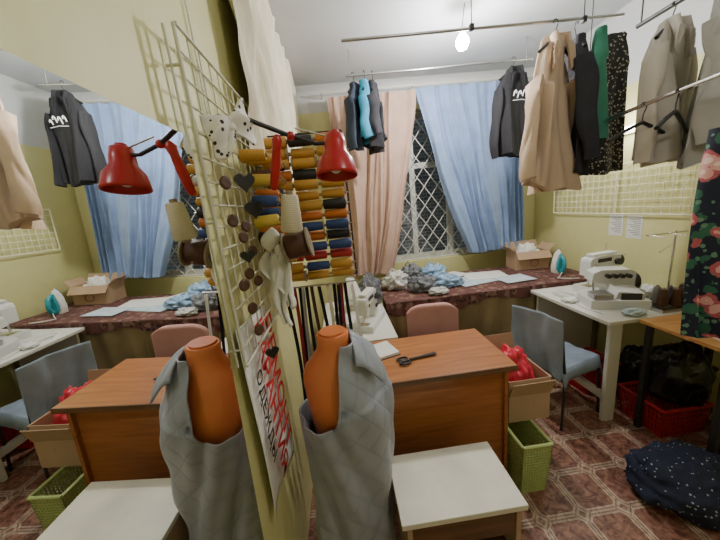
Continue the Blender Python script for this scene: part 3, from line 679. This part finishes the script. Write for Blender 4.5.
wr.sheet(lambda u,v:(.10+.03*math.sin(2*pi*u)*math.sin(pi*v)+.02*v,.95+.02*math.cos(2*pi*u)*math.sin(pi*v),1.49+.075*v),20,10)
for dx,ln,ph in ((0,.26,0),(.018,.20,1.5),(-.015,.16,3)):
    wr.sheet(lambda u,v:(.115+dx+(.012+.022*math.sin(pi*min(1,v*1.3)))*(2*u-1)+.01*math.sin(7*v+ph),.952+.015*math.sin(9*u+4*v+ph)+.008*ph/3,1.49-ln*v-.015*u),12,22)
thing('ribbon_bundle','bundle of white cloth ribbon tied and hung from the grid','ribbon',mesh=wr,mt='paper',solid=.003)
zc=[('black',.06),('darkred',.085),('black',.11),('grey',.14),('black',.165),('brown',.19),('black',.22),('cream',.245),('black',.27),('black',.30),('darkred',.325),('black',.35),('white',.375)]
for i,(c,x) in enumerate(zc):
    Lz=.72+.26*random.random(); yy=1.265+.02*(i%3)
    mb=MB().sheet(lambda u,v:(x-.008+.016*u+.014*math.sin(3.5*v+i),yy+.01*math.sin(5*v+i*2)+.006*math.sin(3*u),1.265-Lz*v),3,24)
    thing('hanging_ribbon','long %s ribbon hanging below the spool rack'%('dark red' if c=='darkred' else c),'ribbon',group='ribbons hanging under the spool rack',mesh=mb,mt={'black':'blackcloth','darkred':'darkred','grey':'greyjacket','cream':'cream','white':'paper','brown':'brown'}[c],solid=.002)
thing('ribbon_bar','thin steel bar holding the hanging ribbons','bar',mesh=MB().cyl((.002,1.29,1.265),(.40,1.29,1.265),.004),mt='metal')
# poster
po=thing('paper_poster','white paper poster with large red lettering','poster')
def pf(u,v): return (.016+.012*math.sin(5*u+3*v)*v,.76+.30*u,1.30-.68*v-.03*u)
part(po,'sheet',MB().sheet(pf,20,24),'paper',solid=.001)
X_=Vector((0,0,-1)); Y_=Vector((0,1,0)); Z_=Vector((1,0,0))
for i,(t,sz,mt,yy) in enumerate([('РЕМОНТ',.135,'textred',1.00),('ГАРАНТИЯ',.115,'textred',.90),('ОДЕЖДЫ',.07,'textblack',.82)]):
    text_part(po,'lettering',t,sz,mt,frame(X_,Y_,Z_,(.034,yy,.965)),label='%s printed lettering'%('red' if mt=='textred' else 'black'),bold=.014 if mt=='textred' else 0)
def heart(s):
    o=[]
    for i in range(32):
        t=2*pi*i/32; o.append((s*16*math.sin(t)**3/16,s*(13*math.cos(t)-5*math.cos(2*t)-2*math.cos(3*t)-math.cos(4*t))/16))
    return o
for y,z,s in [(.90,1.71,.030),(.95,1.63,.030),(.80,1.50,.020),(.86,1.17,.022)]:
    T=thing('heart_ornament','small black heart ornament hung on the wire grid','ornament',(.075,y,z),-.9,'heart ornaments on the grid')
    part(T,'body',MB().prism(heart(s),lambda p:(-.003,-p[0],p[1]),lambda p:(.007,-p[0],p[1])),'black',bevel=.002)
for y,z in [(.80,1.60),(.79,1.42),(.85,1.44),(.82,1.34),(.80,1.70),(.86,1.55),(.92,1.50),(.84,1.26),(.92,1.40),(.90,1.58)]:
    thing('button_ornament','round dark brown button ornament on the wire grid','button',(.055,y,z),-.5,'button ornaments on the grid',mesh=MB().lathe([(.006,-.004),(.016,-.004),(.018,0),(.016,.004),(.010,.003),(.004,.003)],M4=Matrix.Rotation(pi/2,4,'Y')),mt='brown')
pb=thing('fabric_bow','white cloth bow with dark dots tied on the grid','bow',(.085,.815,1.83),(0.25,0,-.75)); pb.scale=(.8,)*3
def loop(sg):
    def fn(u,v):
        a=u*.085*sg; h=.022+.040*math.sin(min(1,u*1.15)*pi*.62)
        return (.012+.016*math.sin(u*pi)+.010*math.sin(9*v+4*u),a,(v-.5)*2*h+.018*u*sg+.008*math.sin(6*u+8*v))
    return fn
for sg in (-1,1): part(pb,'loop',MB().sheet(loop(sg),18,18),'polka',solid=.008)
part(pb,'knot',MB().ell((.02,0,.003),(.014,.014,.017)),'polka')
# ------------------------------------------------------------ red clamp lamp
lp=thing('clamp_lamp','red metal clamp lamp with jointed black arm','lamp',(.04,.80,1.83))
lo=Vector((.04,.80,1.83))
def L(*p): return tuple(Vector(p)-lo)
part(lp,'clamp',MB().box(L(.055,.80,1.80),(.02,.02,.05)),'black',bevel=.003)
part(lp,'arm',MB().tube([L(.06,.80,1.825),L(.12,.84,1.865),L(.23,.90,1.825)],.007,8),'black')
part(lp,'arm',MB().tube([L(.23,.90,1.825),L(.30,.91,1.80),L(.345,.915,1.80)],.006,8),'black')
part(lp,'joint',MB().ell(L(.23,.90,1.825),(.013,.013,.013)),'red')
ax=Vector((-.05,-.15,-1)).normalized(); q=Vector((0,0,-1)).rotation_difference(ax).to_matrix()
k_=.84
prof=[(r*k_,z*k_) for r,z in [(.02,.035),(.032,.03),(.037,.0),(.04,-.03),(.062,-.06),(.072,-.105),(.073,-.115)]]
part(lp,'lamp_shade',MB().lathe(prof,c=L(.357,.915,1.795),n=32,cap=False,M4=q.to_4x4()),'red',solid=.002)
part(lp,'shade_cap',MB().lathe([(r*k_,z*k_) for r,z in [(.004,.05),(.018,.045),(.022,.03)]],c=L(.357,.915,1.795),n=20,M4=q.to_4x4()),'red')
part(lp,'bulb',MB().ell(L(.352,.905,1.735),(.022,.022,.026)),'whiteplastic')
part(lp,'spring',MB().cyl(L(.245,.90,1.845),L(.34,.913,1.818),.0025),'chrome')
# ------------------------------------------------------------ mannequin
mn=thing('mannequin','terracotta tailor bust draped with grey blue cloth over one shoulder','mannequin',(.268,1.0,-.005),.12)
def er(z,rx,ry,cx=0,cy=0,n=48):
    return [(cx+rx*math.cos(2*pi*i/n),cy+ry*math.sin(2*pi*i/n),z) for i in range(n)]
body=[(1.155,.058,.054,-.002,0),(1.15,.063,.059,-.002,0),(1.12,.060,.057,-.002,0),(1.09,.066,.061,-.006,0),(1.06,.086,.068,-.012,0),(1.035,.108,.078,-.012,0),(1.005,.124,.088,-.008,0),(.97,.131,.096,-.004,0),(.93,.132,.102,.0,-.006),(.88,.130,.106,.002,-.010),(.82,.128,.106,.004,-.010),(.75,.122,.10,.004,-.005),(.68,.118,.095,0,0),(.6,.122,.098,0,0),(.52,.13,.105,0,0),(.46,.13,.105,0,0),(.45,.12,.09,0,0)]
part(mn,'torso',MB().loft([er(z,a,b,cx,cy) for z,a,b,cx,cy in body]),'terra')
part(mn,'neck_cap',MB().cyl((-.002,0,1.155),(-.002,0,1.163),.048,n=28),'terra')
part(mn,'stand',MB().cyl((0,0,.02),(0,0,.45),.015).lathe([(.14,.005),(.14,.017),(.03,.03),(.015,.05)],n=28),'darkmetal')
zs=[(z,a,b,cx,cy) for z,a,b,cx,cy in body][::-1]
def prof_at(z):
    if z<=zs[1][0]:
        f=(zs[1][0]-z)/.5; return (zs[1][1]+.03*f,zs[1][2]+.03*f,0,0)
    for i in range(len(zs)-1):
        if zs[i][0]<=z<=zs[i+1][0]:
            t=(z-zs[i][0])/(zs[i+1][0]-zs[i][0]); return tuple(zs[i][j]+(zs[i+1][j]-zs[i][j])*t for j in (1,2,3,4))
    return zs[-1][1:]
def sst(x): x=max(0,min(1,x)); return x*x*(3-2*x)
def df(u,v):
    t=2*pi*u
    c=math.cos(t+.12)
    top=.845+.28*sst((c+.22)/.60)
    z=top+(.20-top)*v
    a,b,cx,cy=prof_at(z)
    if z<.9: a=max(a,.138); b=max(b,.112)
    right=max(0,math.cos(t))
    a+=.034*right*sst((z-.30)/.35)*sst((1.12-z)/.08)
    nz=noise.noise(Vector((math.cos(t)*1.5,math.sin(t)*1.5,z*3)))
    ph=z*1.0+.60*math.cos(t+.6)
    crease=.009*math.sin(11*ph)+.005*math.sin(23*ph+1)
    loose=.010*v*math.sin(7*t+2*z)+.012*v
    fold=.016+.014*nz+crease+loose+.010*math.exp(-v*12)
    return (cx+(a+fold)*math.cos(t),cy+(b+fold)*math.sin(t),z+.008*math.sin(5*t)*v)
part(mn,'drape',MB().sheet(df,180,110),'drape',solid=.005)
def sf(u,v):
    y=-.105+.21*u; k=1-(2*u-1)**2
    return (.062+.090*v,y,1.065+.070*k-.080*v**1.4-.01*(1-k)+.004*math.sin(14*u+5*v))
part(mn,'drape_fold',MB().sheet(sf,24,18),'drape',solid=.008)
thing('wall_cable','thin white cable running up the wall','cable',mesh=MB().tube([(.006,.90,1.80),(.008,.905,2.1),(.006,.90,2.4),(.006,.91,2.85)],.003,6),mt='whiteplastic')
# ------------------------------------------------------------ camera / world
yaw=math.radians(3.3); p=math.radians(12.5); r=math.radians(6)
R0=Vector((math.cos(yaw),-math.sin(yaw),0)); F=Vector((math.sin(yaw)*math.cos(p),math.cos(yaw)*math.cos(p),-math.sin(p))); U0=R0.cross(F)
xc=R0*math.cos(r)-U0*math.sin(r); yc=R0*math.sin(r)+U0*math.cos(r)
cam=bpy.data.cameras.new('camera'); co=bpy.data.objects.new('camera',cam); COL.objects.link(co)
co.matrix_world=frame(xc,yc,-F,(.34,0,1.6)); cam.lens=14; cam.sensor_width=36; cam.clip_start=.02
scene.camera=co
wd=bpy.data.worlds.new('world'); scene.world=wd; wd.use_nodes=True; wd.node_tree.nodes['Background'].inputs[0].default_value=(.6,.7,.8,1); wd.node_tree.nodes['Background'].inputs[1].default_value=.45
